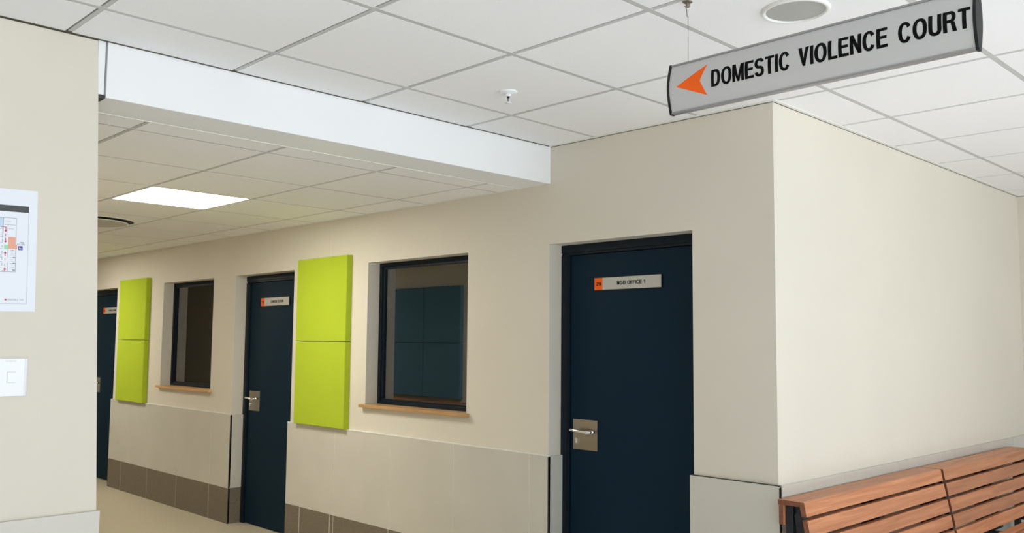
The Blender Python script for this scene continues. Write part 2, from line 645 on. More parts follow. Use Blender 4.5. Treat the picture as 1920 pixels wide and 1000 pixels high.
# pale edge bead along the inner edge of the bulkhead soffit
bm = bmesh.new()
box(bm, XK-0.253, XK-0.2455, YL-0.02, -0.0005, H2-0.002, H2+0.004)
struct('trim_2', bm, 'angle', 'pale metal edge along the underside of the bulkhead', 'trim')

# ------------------------------------------------------------------ suspended ceilings


def clip_cells(xs, ys, rects):
    """Cut the grid cells against the list of covered rectangles."""
    out = []
    for (rx0, rx1, ry0, ry1) in rects:
        for xa, xb in zip(xs, xs[1:]):
            for ya, yb in zip(ys, ys[1:]):
                a, b, c, d = max(xa, rx0), min(xb, rx1), max(ya, ry0), min(yb, ry1)
                if b-a > 0.02 and d-c > 0.02:
                    out.append((a + (0.011 if a == xa else 0), b - (0.011 if b == xb else 0),
                                c + (0.011 if c == ya else 0), d - (0.011 if d == yb else 0)))
    return out


def ceiling(name, h, xs, ys, rects, skip, label):
    bm = bmesh.new()
    for (a, b, c, d) in clip_cells(xs, ys, rects):
        cx, cy = (a+b)/2, (c+d)/2
        if any(s[0] < cx < s[1] and s[2] < cy < s[3] for s in skip):
            continue
        vs = box(bm, a, b, c, d, h, h+0.02)
    ceil = struct(name, bm, 'ctile', label, 'ceiling')
    bm = bmesh.new()
    for (rx0, rx1, ry0, ry1) in rects:
        for x in xs:
            if rx0 < x < rx1:
                box(bm, x-0.0112, x+0.0112, ry0, ry1, h+0.0007, h+0.010)
        for y in ys:
            if ry0 < y < ry1:
                # the bar leaves a fine slot along the tile nearer the waiting area
                box(bm, rx0, rx1, y-0.0020, y+0.0125, h+0.0028, h+0.011)
    obj('ceiling_grid', bm, 'grid', ceil)
    return ceil


gx1 = [-2.435+0.665*k for k in range(-3, 12)]
gy1 = [0.012+0.656*k for k in range(-12, 8)]
rect1 = [(XK, XR, YB, 0.0), (XC, XR, 0.0, YC)]
# join the two parts where the grid line runs at the corner
rect1 = [(XK, XC, YB, 0.0), (XC, XR, YB, YC)]


def ceiling_up():
    bm = bmesh.new()
    for xa, xb in zip(gx1, gx1[1:]):
        for ya, yb in zip(gy1, gy1[1:]):
            a, b, c, d = max(xa, XK), min(xb, XR), max(ya, YB), min(yb, YC)
            if b-a < 0.02 or d-c < 0.02:
                continue
            a2, b2, c2, d2 = a+(0.0125 if a == xa else 0), b-(0.0125 if b == xb else 0), c+(0.0125 if c == ya else 0), d-(0.0125 if d == yb else 0)
            if c2 > -0.01:
                a2 = max(a2, XC)
                if b2-a2 < 0.02:
                    continue
            if d2 > 0 and c2 < 0 and b2 < XC:
                d2 = 0.0
            box(bm, a2, b2, c2, d2, H1, H1+0.02)
    c = struct('ceiling', bm, 'ctile', 'suspended grey-white tile ceiling over the waiting area', 'ceiling')
    bm = bmesh.new()
    for x in gx1:
        if XK < x < XR:
            box(bm, x-0.0127, x+0.0127, YB, 0.0 if x < XC else YC, H1+0.0007, H1+0.010)
    for y in gy1:
        if YB < y < YC:
            box(bm, XK if y < 0 else XC, XR, y-0.0030, y+0.0135, H1+0.0028, H1+0.011)
    obj('ceiling_grid', bm, 'grid', c)
    bm = bmesh.new()
    box(bm, XK-0.2, XR+0.2, YB-0.2, YC+0.2, H1+0.04, H1+0.10)
    obj('ceiling_void', bm, 'joint', c)


ceiling_up()
gx2 = [-3.870-0.672*k for k in range(19, -2, -1)]
gy2 = [-0.250-0.650*k for k in range(5, -2, -1)]
LITE = [(-5.886, -5.214, -1.55, -0.90), (-9.918, -9.246, -1.55, -0.90)]
ceil2 = ceiling('ceiling', H2, gx2, gy2, [(XE, XK-0.245, YL-0.03, 0.0)], LITE, 'lower suspended tile ceiling over the corridor')
bm = bmesh.new()
box(bm, XE, XK-0.25, YL-0.22, YC+0.2, H2+0.05, H2+0.10)
obj('ceiling_void', bm, 'joint', ceil2)

# perimeter angles, with dark strips standing in for the shade in the gap
bm = bmesh.new()
AW = 0.020
box(bm, XK, XC+AW, -AW, -0.0, H1-0.003, H1+0.004, 0)
box(bm, XC, XC+AW, 0.0, YC, H1-0.003, H1+0.004, 0)
box(bm, XC+AW, XR, YC-AW, YC, H1-0.003, H1+0.004, 0)
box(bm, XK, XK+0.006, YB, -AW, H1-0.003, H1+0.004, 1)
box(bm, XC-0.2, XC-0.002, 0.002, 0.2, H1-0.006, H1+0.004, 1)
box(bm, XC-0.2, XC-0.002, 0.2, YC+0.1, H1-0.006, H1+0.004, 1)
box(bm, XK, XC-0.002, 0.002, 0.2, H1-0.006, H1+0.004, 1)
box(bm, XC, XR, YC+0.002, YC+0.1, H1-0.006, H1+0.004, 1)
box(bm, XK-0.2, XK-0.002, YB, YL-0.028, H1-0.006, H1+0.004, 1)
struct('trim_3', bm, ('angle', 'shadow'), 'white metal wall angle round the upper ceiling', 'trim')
bm = bmesh.new()
box(bm, XE, XK-0.26, -0.016, -0.0, H2-0.003, H2+0.003, 0)
box(bm, XE, XK-0.26, YL-0.025, YL-0.009, H2-0.003, H2+0.003, 0)
struct('trim_4', bm, ('angle',), 'white metal wall angle round the corridor ceiling', 'trim')

# ------------------------------------------------------------------ tile dado and dark skirting
P_ = 0.655


def joints(a, b, start, pitch):
    k = math.ceil((a-start)/pitch)
    out = []
    while start+k*pitch < b:
        if start+k*pitch > a+0.01:
            out.append(start+k*pitch)
        k += 1
    return out


def dado_run(bt, bs, a, b, start, z_axis_face):
    """Tiles from a to b; z_axis_face(bm, u0, u1, z0, z1, mi, extra) writes one slab."""
    cuts = [a]+joints(a, b, start, P_)+[b]
    for i, (u0, u1) in enumerate(zip(cuts, cuts[1:])):
        g0 = 0.0022 if i else 0
        g1 = 0.0022 if i < len(cuts)-2 else 0
        z_axis_face(bt, u0+g0, u1-g1, ZS+0.0015, ZD, 0, 0)
        z_axis_face(bs, u0+g0*1.3, u1-g1*1.3, 0.0, ZS-0.0015, 0, 0)
    z_axis_face(bt, a, b, ZS-0.0015, ZD-0.002, 1, -0.0012)
    z_axis_face(bs, a, b, 0.0, ZS-0.002, 1, -0.0012)


def face_main(bm, u0, u1, z0, z1, mi, e):
    box(bm, u0, u1, -TT-e, -0.0005, z0, z1, mi)


bt, bs = bmesh.new(), bmesh.new()
for a, b, st in ((D1[1]-0.0, XC, -1.9), (D2[1], D1[0], -5.537), (D3[1], D2[0], -7.478), (XE, D3[0], -11.2)):
    dado_run(bt, bs, a-(0.0 if a == XE else TT), b+TT, st, face_main)
# tiles returning into the left reveals (facing the camera) and right reveals
for d in (D1, D2, D3):
    for bmx, z0, z1 in ((bt, ZS+0.0015, ZD), (bs, 0.0, ZS-0.0015)):
        box(bmx, d[0]+0.0005, d[0]+TT, 0.0, RV, z0, z1, 0)
        box(bmx, d[1]-TT, d[1]-0.0005, 0.0, RV, z0, z1, 0)
    # dark corner joint between front and return tiles
    box(bt, d[0]+TT-0.0055, d[0]+TT+0.0004, -TT-0.0004, -TT+0.004, 0, ZD-0.004, 2)
box(bt, XC+TT-0.004, XC+TT+0.0005, -TT-0.0005, -TT+0.004, 0, ZD-0.006, 2)
# light metal edge along the top of the tiles, dark joint right of the nearest door
for a, b, mi in ((D2[1]-TT, D1[0]+TT, 3), (D3[1]-TT, D2[0]+TT, 3), (XE, D3[0], 3)):
    box(bt, a, b, -TT-0.0016, -0.0006, ZD+0.0002, ZD+0.0062, mi)
box(bt, D1[1]-TT, XC+TT, -TT+0.002, -0.0006, ZD+0.0002, ZD+0.0032, 2)
# narrow cut tile beside the full one in the skirting
box(bs, -5.583, -5.579, -TT-0.0004, -TT+0.001, 0, ZS-0.003, 1)
box(bs, -5.992, -5.988, -TT-0.0004, -TT+0.001, 0, ZS-0.003, 1)
struct('trim_5', bt, ('tile', 'grout', 'joint', 'angle'), 'pale greige tile dado along the wall with the doors', 'tile dado')
struct('baseboard_main', bs, ('dark_tile', 'grout'), 'dark brown speckled skirting tiles along the wall with the doors', 'skirting')


def run(name_t, name_s, face, a, b, st, lt, ls):
    bt, bs = bmesh.new(), bmesh.new()
    dado_run(bt, bs, a, b, st, face)
    struct(name_t, bt, ('tile', 'grout'), lt, 'tile dado')
    struct(name_s, bs, ('dark_tile', 'grout'), ls, 'skirting')


run('trim_6', 'baseboard_right', lambda bm, u0, u1, z0, z1, mi, e: box(bm, XC+0.0005, XC+TT+e, u0, u1, z0, z1, mi), 0.0, YC, 0.62,
    'pale tile dado behind the slatted benches', 'dark skirting tiles behind the slatted benches')
run('trim_7', 'baseboard_far', lambda bm, u0, u1, z0, z1, mi, e: box(bm, u0, u1, YC-TT-e, YC-0.0005, z0, z1, mi), XC+TT+0.002, XR, -1.5,
    'pale tile dado on the far right wall', 'dark skirting tiles on the far right wall')
run('trim_8', 'baseboard_left', lambda bm, u0, u1, z0, z1, mi, e: box(bm, XK+0.0005, XK+TT+e, u0, u1, z0, z1, mi), YB, YL+0.050, -2.9,
    'pale tile dado below the light switch', 'dark skirting tiles below the light switch')
run('trim_9', 'baseboard_opposite', lambda bm, u0, u1, z0, z1, mi, e: box(bm, u0, u1, YL-0.0245, YL-0.025+TT+e, z0, z1, mi), XE, XK-0.001, -4.1,
    'pale tile dado on the corridor wall opposite the doors', 'dark skirting tiles on the corridor wall opposite the doors')


# ------------------------------------------------------------------ doors
def door(n, d, number, words, ww, label):
    """Navy flush door in a steel frame set back in its reveal; local origin at the left foot of the frame."""
    x0, x1 = d
    W = x1-x0
    root = empty('door_%d' % n, (x0, RV, 0), label=label, cat='door', kind='structure')
    bm = bmesh.new()
    F = 0.058
    prof = [(0.0, 0.0), (F-0.014, 0.0), (F-0.014, 0.006), (F, 0.006), (F, 0.05), (0.0, 0.05)]
    # stepped (rebated) jambs
    for s in (0, 1):
        pts = [(u if s == 0 else W-u, v) for u, v in prof]
        prism(bm, pts, 0.0, ZO-F, 'Z')
    box(bm, 0, W, 0.0, 0.05, ZO-F+0.014, ZO)
    box(bm, 0, W, 0.006, 0.05, ZO-F, ZO-F+0.014)
    obj('door_frame', bm, 'navy_frame', root, bevel=0.0015)
    bm = bmesh.new()
    lx0, lx1 = F+0.003, W-F-0.003
    box(bm, lx0, lx1, 0.018, 0.058, 0.008, ZO-F-0.003)
    leaf = obj('door_leaf', bm, 'navy', root, bevel=0.002)
    # silver name plate with orange number field
    px = 0.241 if n == 1 else (0.245 if n == 2 else 0.278)
    bm = bmesh.new()
    box(bm, px-0.003, px+0.4535, 0.0125, 0.0178, 1.8325, 1.9055, 2)
    box(bm, px+0.058, px+0.450, 0.0095, 0.0125, 1.836, 1.902, 0)
    box(bm, px, px+0.058, 0.0095, 0.0125, 1.836, 1.902, 1)
    pl = obj('name_plate', bm, ('plate', 'orange', 'black'), root)
    pl['label'] = 'silver name plate with orange number field'
    t = shift_bm(text_bm(words, ww, 0.0205, depth=0.0004), (px+0.159, 0.0094, 1.8595))
    obj('lettering', t, 'ink', pl)
    t = shift_bm(text_bm(number, 0.034, 0.0205, depth=0.0004), (px+0.014, 0.0094, 1.8585))
    obj('number', t, 'ink', pl)
    # handle plate, lever, lock
    bm = bmesh.new()
    box(bm, 0.081, 0.257, 0.0155, 0.0178, 0.950, 1.116)
    hp = obj('handle_plate', bm, 'steel', root, bevel=0.0012)
    bm = bmesh.new()
    tube(bm, [(0.243, 0.016, 1.055), (0.243, -0.022, 1.055)], 0.010, 16)
    tube(bm, [(0.243, -0.012, 1.055), (0.240, -0.030, 1.0545), (0.228, -0.038, 1.054), (0.190, -0.038, 1.0545), (0.145, -0.037, 1.058), (0.105, -0.032, 1.060), (0.096, -0.026, 1.060)],
         [0.0095, 0.0095, 0.0095, 0.0092, 0.009, 0.0088, 0.0075], 14)
    obj('lever_handle', bm, 'chrome', hp)
    bm = bmesh.new()
    bmesh.ops.create_cone(bm, cap_ends=True, segments=24, radius1=0.0105, radius2=0.010, depth=0.012,
                          matrix=Matrix.Translation((0.112, 0.011, 1.006)) @ Matrix.Rotation(math.radians(90), 4, 'X'))
    box(bm, 0.1055, 0.1185, 0.006, 0.016, 0.985, 1.003)
    box(bm, 0.104, 0.120, 0.002, 0.006, 1.0035, 1.0085)
    obj('lock_cylinder', bm, 'chrome', hp)
    return root


door(1, D1, '214', 'NGO OFFICE 1', 0.190, 'navy door with the NGO OFFICE 1 plate, nearest and largest of the doors')
door(2, D2, '213', 'CONSULTATION', 0.205, 'navy door marked CONSULTATION standing between the two windows')
door(3, D3, '212', 'CONSULTATION', 0.205, 'half-hidden navy door marked CONSULTATION at the far left')


# ------------------------------------------------------------------ windows
def window(n, w, label):
    x0, x1 = w
    W = x1-x0
    root = empty('window_%d' % n, (x0, RV, ZW0), label=label, cat='window', kind='structure')
    Hh = ZO-ZW0
    F = 0.052
    bm = bmesh.new()
    for (f, ya, yb) in ((F*0.60, 0.0, 0.05), (F, 0.010, 0.045)):
        box(bm, 0, f, ya, yb, 0, Hh)
        box(bm, W-f, W, ya, yb, 0, Hh)
        box(bm, f, W-f, ya, yb, 0, f*0.72)
        box(bm, f, W-f, ya, yb, Hh-f*0.85, Hh)
    obj('window_frame', bm, 'navy_frame', root, bevel=0.0015)
    bm = bmesh.new()
    box(bm, F-0.005, W-F+0.005, 0.022, 0.028, F*0.6, Hh-F*0.8)
    obj('window_pane', bm, 'glass', root)
    bm = bmesh.new()
    # timber sill board running from the frame out past the wall face
    box(bm, 0.0008, W-0.0008, -RV-0.001, 0.05, -0.0215, -0.0005)
    box(bm, -0.034, W+0.030, -RV-0.036, -RV-0.0008, -0.0215, -0.0005)
    bmesh.ops.remove_doubles(bm, verts=bm.verts, dist=1e-6)
    obj('window_sill', bm, 'sill', root, bevel=0.002)
    return root


window(1, W1, 'large navy-framed window with oak sill right of the green panels')
window(2, W2, 'narrow-looking navy-framed window with oak sill left of the middle door')


# ------------------------------------------------------------------ acoustic panels
def panel(x0, x1, z0, z1, yf, sgn, m, label, group, t=0.047):
    """Square felt-covered panel with chamfered front edges, hung on a wall."""
    w, h, c = (x1-x0)/2, z1-z0, 0.004
    bm = bmesh.new()
    back = [(-w, 0), (w, 0), (w, h), (-w, h)]
    fr = [(-w+c, c), (w-c, c), (w-c, h-c), (-w+c, h-c)]
    R = [[bm.verts.new((u, y, v)) for u, v in q] for q, y in ((back, 0.0), (back, -sgn*(t-c)), (fr, -sgn*t))]
    for A, B in zip(R, R[1:]):
        for i in range(4):
            bm.faces.new((A[i], A[(i+1) % 4], B[(i+1) % 4], B[i]))
    bm.faces.new(R[0])
    bm.faces.new(R[-1])
    o = obj('acoustic_panel', bm, m, loc=((x0+x1)/2, yf, z0))
    tag(o, label, 'acoustic panel', group)
    return o


for (a, b, pos, c) in ((-6.058, -5.388, 'big green pair between the middle door and large window', 0), (-9.592, -8.905, 'small green pair at the far left', 1)):
    panel(a, b, 1.543, 2.166, -0.0008, 1, 'green', 'upper lime panel of the %s' % pos, 'lime green acoustic panels')
    panel(a, b, 0.917, 1.539, -0.0008, 1, 'green', 'lower lime panel of the %s' % pos, 'lime green acoustic panels')
yo = YL-0.025
for i, (a, b) in enumerate(((-8.53, -7.902), (-7.898, -7.27))):
    for j, (c, d) in enumerate(((0.938, 1.540), (1.544, 2.168))):
        panel(a, b, c, d, yo+0.0008, -1, 'blue', '%s %s navy felt panel reflected in the large window' % (('lower', 'upper')[j], ('left', 'right')[i]),
              'navy acoustic panels on the opposite wall')


# ------------------------------------------------------------------ slatted benches
def board(name, bm, parent, loc):
    """A bench board: face grain on the long sides, darker end grain on the two ends."""
    o = obj(name, bm, ('bench', 'bench_end'), parent, loc)
    for f in o.data.polygons:
        f.material_index = 1 if abs(f.normal.x) > 0.9 else 0
    md = o.modifiers.new('bevel', 'BEVEL')
    md.width = 0.0015
    md.segments = 2
    md.limit_method = 'ANGLE'
    return o


def make_bench(L, label, group):
    """High-backed timber bench; local X along the bench, local Y out from the wall, origin at floor, wall side, middle."""
    root = empty('slatted_bench', (0, 0, 0), label=label, cat='bench', group=group)
    h = L/2-0.002
    zt = 0.863

    def dout(z):
        return 0.130+(zt-z)*0.195
    # top board
    bm = bmesh.new()
    box(bm, -h, h, -0.019, 0.0785, -0.022, 0)
    board('top_board', bm, root, (0, 0.027, zt))
    # rear board hanging under the top
    bm = bmesh.new()
    box(bm, -h, h, -0.011, 0.011, -0.085, 0)
    board('rear_board', bm, root, (0, 0.022, zt-0.0225))
    # backrest slats, leaning with the back
    zs = [(0.863, 0.802), (0.787, 0.720), (0.704, 0.638), (0.622, 0.557), (0.541, 0.476)]
    for k, (za, zb) in enumerate(zs):
        bm = bmesh.new()
        t = 0.0245
        y0, y1 = dout(za), dout(zb)
        prism(bm, [(y0, za), (y1, zb), (y1-t, zb), (y0-t+(0.0 if k else 0.0), za)], -h, h, 'X')
        bmesh.ops.translate(bm, verts=bm.verts, vec=(0, -y0, -za))
        board('backrest_slat', bm, root, (0, y0, za))
    # seat slats
    yy = 0.215
    k = 0
    while yy < 0.60:
        bm = bmesh.new()
        z = 0.448 + max(0, k-3)*0.004
        box(bm, -h, h, 0, 0.066, -0.024, 0)
        board('seat_slat', bm, root, (0, yy, z))
        yy += 0.079
        k += 1
    # steel frames
    for x in (-h+0.035, 0.0, h-0.035):
        bm = bmesh.new()
        t = 0.020
        yi = [dout(z)-0.0255 for z in (0.835, 0.45)]
        prism(bm, [(0.036, 0.838), (yi[0]-0.002, 0.838), (yi[1], 0.45), (yi[1]-0.05, 0.423), (0.036, 0.42)], x-0.004, x+0.004, 'X')
        prism(bm, [(yi[0]-0.004, 0.838), (yi[0], 0.838), (yi[1], 0.45), (yi[1]-0.035, 0.45), (yi[0]-0.035, 0.80)], x-t, x+t, 'X')
        box(bm, x-t, x+t, 0.036, 0.070, 0.0, 0.838)
        box(bm, x-t, x+t, 0.070, 0.600, 0.388, 0.423)
        box(bm, x-t, x+t, 0.540, 0.580, 0.0, 0.388)
        obj('bench_frame', bm, 'steel_black', root, bevel=0.0015)
    return root


def copy_thing(o, label):
    c = o.copy()
    COL.objects.link(c)
    c['label'] = label
    for ch in [x for x in bpy.data.objects if x.parent == o]:
        k = ch.copy()
        k.parent = c
        COL.objects.link(k)
    return c


LB = 1.572
b1 = make_bench(LB, 'slatted hardwood bench nearest the wall corner, left one of the pair', 'hardwood slatted benches')
b1.location = (XC+TT+0.003, -0.055+LB/2, 0)
b1.rotation_euler = (0, 0, math.radians(-90))
b2 = copy_thing(b1, 'slatted hardwood bench running out of frame, right one of the pair')
b2.location = (XC+TT+0.011, -0.055+LB*1.5+0.007, 0)
for i, x in enumerate((-8.62, -7.04)):
    b = copy_thing(b1, ('left', 'right')[i]+' slatted bench below the navy panels, seen reflected in the large window')
    b.location = (x, yo+TT+0.003, 0)
    b.scale = (1, 1, 1.045)
    b.rotation_euler = (0, 0, 0)

# ------------------------------------------------------------------ hanging sign
SX0, SX1, SZ0, SZ1, SY = -1.692, -0.748, 2.294, 2.457, -1.290
sg = empty('hanging_sign', ((SX0+SX1)/2, SY+0.012, SZ0), label='grey curved hanging sign reading DOMESTIC VIOLENCE COURT with an orange arrow', cat='sign')
sw, sh, bulge = (SX1-SX0)/2, SZ1-SZ0, 0.017


def lens(n=14, grow=0.0, hg=0.0):
    pts = []
    for i in range(n+1):
        t = i/n
        pts.append((-(0.006+grow+bulge*math.sin(math.pi*t)), -hg+(sh+2*hg)*t))
    return pts + [(-u, v) for u, v in pts[::-1]]


bm = bmesh.new()
fs = prism(bm, lens(), -sw+0.004, sw-0.004, 'X')
for f in fs[2:]:
    f.smooth = False
obj('sign_body', bm, 'sign_alu', sg)
bm = bmesh.new()
for z0, z1 in ((-0.001, 0.0045), (sh-0.0045, sh+0.001)):
    box(bm, -sw+0.004, sw-0.004, -0.0105, 0.0105, z0, z1)
rl = obj('edge_rail', bm, 'sign_edge', sg)
for s in (-1, 1):
    bm = bmesh.new()
    prism(bm, lens(grow=0.003, hg=0.003), s*sw-0.004, s*sw+0.004, 'X')
    obj('end_cap', bm, 'cap', sg)


def face_y(z):
    """Depth of the convex sign face at height z above its lower edge."""
    t = min(max(z/sh, 0), 1)*14
    i = min(int(t), 13)
    a, b = math.sin(math.pi*i/14), math.sin(math.pi*(i+1)/14)
    return -(0.006+bulge*(a+(b-a)*(t-i)))


def cut_at_facets(bm):
    for i in range(1, 14):
        bmesh.ops.bisect_plane(bm, geom=bm.verts[:]+bm.edges[:]+bm.faces[:], plane_co=(0, 0, sh*i/14), plane_no=(0, 0, 1), dist=1e-6)


def wrap(bm, off):
    cut_at_facets(bm)
    for v in bm.verts:
        lift = 0.0007 if v.co.y < 0 else -0.0005
        v.co = (v.co.x, face_y(v.co.z)-lift-off, v.co.z)
    return bm


cx = (SX0+SX1)/2
WORDS = (('DOMESTIC', -1.528, -1.258), ('VIOLENCE', -1.231, -0.970), ('COURT', -0.941, -0.758))
for word, xa, xb in WORDS:
    t = text_bm(word, xb-xa, 0.0552)
    shift_bm(t, (xa-cx, 0, 2.3497-SZ0))
    obj('lettering', wrap(t, 0.0), 'ink', sg)
bm = bmesh.new()
P4 = [(-1.660, 2.3765), (-1.546, 2.329), (-1.570, 2.3795), (-1.546, 2.430)]
A = [(x-cx, z-SZ0) for x, z in P4]
bm.faces.new([bm.verts.new((u, 0, v)) for u, v in (A[0], A[1], A[2])])
bm.faces.new([bm.verts.new((u, 0, v)) for u, v in (A[0], A[2], A[3])])
bmesh.ops.remove_doubles(bm, verts=bm.verts, dist=1e-6)
cut_at_facets(bm)
ex = bmesh.ops.extrude_face_region(bm, geom=bm.faces[:])
for v in [g for g in ex['geom'] if isinstance(g, bmesh.types.BMVert)]:
    v.co.y = -1
for v in bm.verts:
    v.co.y = face_y(v.co.z)+(0.0004 if v.co.y == 0 else -0.0007)
obj('arrow', bm, 'orange', sg)
for x in (-1.628, -0.812):
    bm = bmesh.new()
    zt = H1-SZ0
    tube(bm, [(x-cx, 0, sh-0.002), (x-cx, 0.0, zt-0.055)], 0.0007, 6)
    tube(bm, [(x-cx, 0.0, zt-0.055), (x-cx-0.004, 0.0, zt-0.050), (x-cx-0.005, 0, zt-0.030), (x-cx-0.008, 0, zt-0.022), (x-cx-0.006, 0, zt-0.006)], 0.0015, 8)
    wr = obj('hanging_wire', bm, 'steel', sg)
    bm = bmesh.new()
    box(bm, x-cx-0.014, x-cx+0.010, -0.012, 0.012, zt-0.006, zt-0.0005)
    box(bm, x-cx-0.001, x-cx+0.003, -0.008, 0.008, zt-0.018, zt-0.006)
    box(bm, x-cx-0.009, x-cx+0.003, -0.008, 0.008, zt-0.020, zt-0.017)
    obj('ceiling_clip', bm, 'steel', wr, bevel=0.0006)

# ------------------------------------------------------------------ ceiling fittings
# round speaker
sp = empty('ceiling_speaker', (-1.413, -0.962, H1), label='round white-rimmed ceiling speaker above the hanging sign', cat='ceiling speaker')
bm = bmesh.new()
lathe(bm, [(0.112, 0.001), (0.112, -0.004), (0.108, -0.009), (0.101, -0.010), (0.097, -0.006), (0.096, 0.001)], (0, 0, 0), 64)
obj('speaker_rim', bm, 'rim', sp)
bm = bmesh.new()
lathe(bm, [(0.0965, -0.004), (0.07, -0.005), (0.0, -0.006)], (0, 0, 0), 64)
obj('speaker_grille', bm, 'mesh_grey', sp)

# sprinkler head
sr = empty('sprinkler_head', (-2.812, -0.948, H1), label='small white sprinkler head below a ceiling tile', cat='sprinkler')
bm = bmesh.new()
lathe(bm, [(0.042, 0.0), (0.042, -0.003), (0.036, -0.007), (0.018, -0.010), (0.014, -0.012)], (0, 0, 0), 40)
obj('escutcheon', bm, 'plastic', sr)
bm = bmesh.new()
lathe(bm, [(0.013, -0.008), (0.013, -0.020), (0.011, -0.022), (0.0, -0.022)], (0, 0, 0), 24)
for s in (-1, 1):
    tube(bm, [(s*0.010*0.7, s*0.010*0.7, -0.018), (s*0.012*0.7, s*0.012*0.7, -0.032), (s*0.010*0.7, s*0.010*0.7, -0.044), (0, 0, -0.049)], 0.0022, 8)
obj('sprinkler_body', bm, 'plastic', sr)
bm = bmesh.new()
lathe(bm, [(0.0, -0.049), (0.006, -0.049), (0.0145, -0.052), (0.0145, -0.0535), (0.0, -0.0525)], (0, 0, 0), 24)
obj('deflector', bm, 'plastic', sr)
bm = bmesh.new()
lathe(bm, [(0.0, -0.022), (0.006, -0.023), (0.0065, -0.028), (0.002, -0.032), (0.002, -0.044), (0.0, -0.046)], (0, 0, 0), 16)
obj('sprinkler_bulb', bm, 'red', sr)

# square LED panels; the far one is unseen, added to light the deeper corridor
for i, (xc_, lab) in enumerate(((-5.550, 'square glowing LED panel in the corridor ceiling'), (-9.582, 'LED panel deeper in the corridor, hidden behind the left wall'))):
    cl = empty('ceiling_light', (xc_, -1.225, H2), label=lab, cat='ceiling light', group='square LED panels of the corridor')
    bm = bmesh.new()
    hx, hy, f = 0.330, 0.319, 0.012
    for q in ((-hx, hx, -hy, -hy+f), (-hx, hx, hy-f, hy), (-hx, -hx+f, -hy+f, hy-f), (hx-f, hx, -hy+f, hy-f)):
        box(bm, *q, -0.001, 0.02)
    obj('light_frame', bm, 'rim', cl)
    bm = bmesh.new()
    box(bm, -hx+f, hx-f, -hy+f, hy-f, 0.001, 0.004)
    obj('light_diffuser', bm, 'lamp', cl)

# round air diffuser
ad = empty('air_diffuser', (-7.06, -1.245, H2), label='round white air diffuser, half hidden beyond the glowing panel', cat='air diffuser')
bm = bmesh.new()
lathe(bm, [(0.318, 0.001), (0.316, -0.003), (0.307, -0.005), (0.301, -0.003), (0.300, 0.001)], (0, 0, 0), 64)
obj('diffuser_ring', bm, 'rim', ad)
bm = bmesh.new()
lathe(bm, [(0.3005, -0.0005), (0.10, -0.0008), (0.0, -0.0008)], (0, 0, 0), 64)
obj('diffuser_throat', bm, 'joint', ad)
bm = bmesh.new()
lathe(bm, [(0.0, -0.003), (0.22, -0.009), (0.262, -0.013), (0.264, -0.019), (0.255, -0.0205)], (0, 0, 0), 64)
lathe(bm, [(0.255, -0.0205), (0.20, -0.0195), (0.0, -0.0195)], (0, 0, 0), 64, mi=1)
obj('diffuser_disc', bm, ('rim', 'disc'), ad)

# ------------------------------------------------------------------ evacuation plan poster on the left wall
# local u = distance to the left of the sheet's right edge, mapped to -Y; v = height
PY, PZ = -2.684, 1.632


def sheet(bm, u0, u1, v0, v1, lay, mi=0):
    t0, t1 = (0.0004, 0.0012) if lay == 0 else (0.0012+0.0001*(lay-1), 0.0012+0.0001*lay)
    box(bm, t0, t1, 0.1485-u1, 0.1485-u0, v0, v1, mi)


PK = ('paper', 'p_dark', 'p_line', 'p_pale', 'p_red', 'p_salmon', 'p_green', 'p_blue', 'p_navy', 'plastic')
pbm = bmesh.new()
sheet(pbm, 0, 0.297, 0, 0.429, 0)


# helper in photo pixels of the sheet face: u grows left from right edge (67 px), 1 px = 0.00183 m wide, 0.00189 m high
KU, KV = 0.120/67.0, 0.00188


def pr(key, px0, px1, py0, py1, lay=1):
    """px measured from the left frame edge, py downward from the sheet's top edge at that column."""
    u0, u1 = (67-px1)*KU, (67-px0)*KU
    v1, v0 = 0.429-py0*KV, 0.429-py1*KV
    sheet(pbm, u0, u1, v0, v1, lay, PK.index(key))


Lx = -90
pr('p_dark', Lx, 51.5, 30.5, 42.5)
pr('p_pale', 51.0, 51.8, 42.5, 214)
pr('p_pale', Lx, 51.5, 213.4, 214.2)
pr('p_line', Lx, 30, 54.0, 54.7)
pr('p_line', 29.2, 30, 54, 155)
pr('p_line', Lx, 30, 154.3, 155.1)
pr('p_line', 10, 30, 67.0, 67.6)
pr('p_pale', 14, 14.5, 67, 90)
pr('p_line', 6.0, 7.0, 54, 84)
pr('p_line', 5.6, 6.6, 74, 92)
pr('p_blue', Lx, 6, 55, 73)
for y in (74.5, 90, 101, 112, 124, 128, 136, 147):
    pr('p_line', Lx, 6, y, y+0.6)
for y0, y1 in ((94, 100), (106, 110), (116, 122), (127, 133), (138, 144)):
    pr('p_line', 5.4, 6.2, y0, y1)
for y in (60, 74):
    pr('p_pale', 10.5 if y == 60 else 16, 20 if y == 60 else 26, y, y+1.1)
pr('p_salmon', 16, 28.6, 90, 112, 2)
pr('p_salmon', 28.6, 31.8, 105, 112, 2)
pr('p_line', 31.4, 32.0, 104, 112)
pr('p_green', 9, 16, 105, 113, 2)
pr('p_line', 15.6, 16.3, 112, 128)
pr('p_line', 15.6, 16.3, 138, 154)
for k in range(11):
    y = 114+k*3.6
    pr('p_line', 20+random.random()*3, 26+random.random()*3, y, y+0.7)
for y in (127.5, 138, 151):
    pr('p_dark', 25, 29, y, y+1.3)
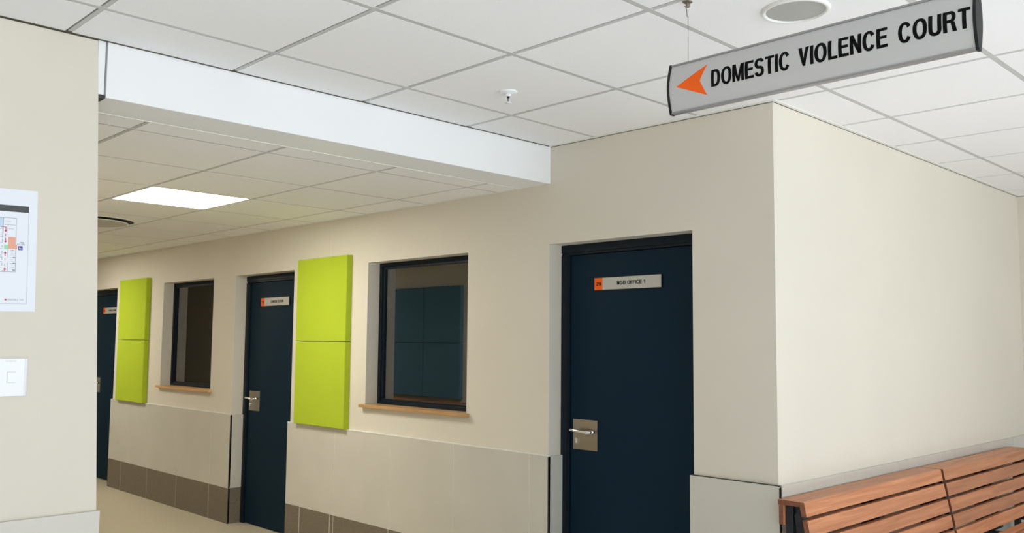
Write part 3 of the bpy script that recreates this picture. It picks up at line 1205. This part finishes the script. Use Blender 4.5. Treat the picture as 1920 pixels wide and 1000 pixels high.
# red arrows of the escape route
for (y0, y1, tip) in ((72, 81, 'd'), (92, 101, 'd'), (117, 126, 'u'), (147, 154, 'u')):
    pr('p_red', 10.6, 12.0, y0+(2 if tip == 'u' else 0), y1-(2 if tip == 'd' else 0), 2)
    for k in range(5):
        w = 2.7*(1-k/5)
        yy = (y1-3.4+k*0.68) if tip == 'd' else (y0+3.4-k*0.68)
        pr('p_red', 11.3-w, 11.3+w, min(yy, yy+0.68), max(yy, yy+0.68)+0.01, 2)
for y0, y1 in ((84, 89.5), (129, 134), (140, 145)):
    pr('p_red', 10.7, 11.8, y0, y1, 2)
pr('p_red', 3, 12, 71.2, 72.4, 2)
pr('p_red', 6, 12, 153, 154.2, 2)
# wheelchair sign
pr('p_navy', 34, 41.8, 106, 113.6, 2)
pr('plastic', 36.2, 37.0, 107.2, 111, 3)
pr('plastic', 36.6, 39.0, 109.4, 110.0, 3)
pr('plastic', 38.4, 39.2, 110, 112.2, 3)
pr('plastic', 35.6, 36.2, 109.5, 112, 3)
pr('plastic', 36.2, 38.2, 111.9, 112.5, 3)
pr('p_red', 12.6, 16.2, 207-2, 209.2-1, 2)


def poster_text(s, px, py, wpx, hpx, key):
    b = text_bm(s, wpx*KU, hpx*KV, 0.01)
    # text local X -> world +Y (to the right in view), normal +X
    for v in b.verts:
        x, y, z = v.co
        v.co = (0.0013-y*0.1, 0.1485-(67-px)*KU+x, 0.429-py*KV+z)
    for f in b.faces:
        f.material_index = PK.index(key)
    tmp = bpy.data.meshes.new('words_tmp')
    b.to_mesh(tmp)
    b.free()
    pbm.from_mesh(tmp)
    bpy.data.meshes.remove(tmp)


poster_text('FIRE', 36.5, 101, 8, 2.6, 'p_line')
poster_text('ESCAPE', 32, 104.2, 13.5, 2.6, 'p_line')
poster_text('NARILCTH', 17.5, 208.4, 28, 3.6, 'p_pale')

ep = obj('evacuation_plan', pbm, PK, loc=(XK, -2.675-0.1485, PZ-0.0036))
ep.rotation_euler = (0.023, 0, 0)   # turned slightly so its sides line up in the camera view
tag(ep, 'white paper evacuation plan taped to the left wall', 'poster')

# ------------------------------------------------------------------ light switch
ls = empty('light_switch', (XK, -2.742, 1.337), label='white light switch plate below the evacuation plan', cat='light switch')
bm = bmesh.new()
w, h = 0.0525, 0.130
prof = [(-w, 0.0005), (-w, 0.006), (-w+0.004, 0.009), (-w+0.012, 0.0125), (w-0.012, 0.0115), (w-0.004, 0.009), (w, 0.006), (w, 0.0005)]
A = [bm.verts.new((d, u, 0)) for u, d in prof]
B = [bm.verts.new((d, u, h)) for u, d in prof]
n = len(prof)
bm.faces.new(A)
bm.faces.new(B)
for i in range(n):
    bm.faces.new((A[i], B[i], B[(i+1) % n], A[(i+1) % n]))
obj('switch_plate', bm, 'plastic', ls, bevel=0.0015)
bm = bmesh.new()
box(bm, 0.0117, 0.01225, -0.0135, 0.0135, 0.047, 0.084, 1)
box(bm, 0.0118, 0.0135, -0.0125, 0.0135, 0.048, 0.083, 0)
obj('switch_rocker', bm, ('plastic', 'line'), ls)
b = font_bm('Crabtree', 0.032, 0.0055)
for v in b.verts:
    x, y, z = v.co
    v.co = (0.0122-y*0.2, -0.020+x, 0.119+z)
obj('switch_lettering', b, 'mark', ls)

# ------------------------------------------------------------------ hairline plaster joint above the green panel
bm = bmesh.new()
box(bm, -5.672, -5.670, -0.0004, 0.0, 2.17, H2-0.004)
struct('trim_10', bm, 'angle', 'hairline pale joint in the plaster above the big green panels', 'trim')
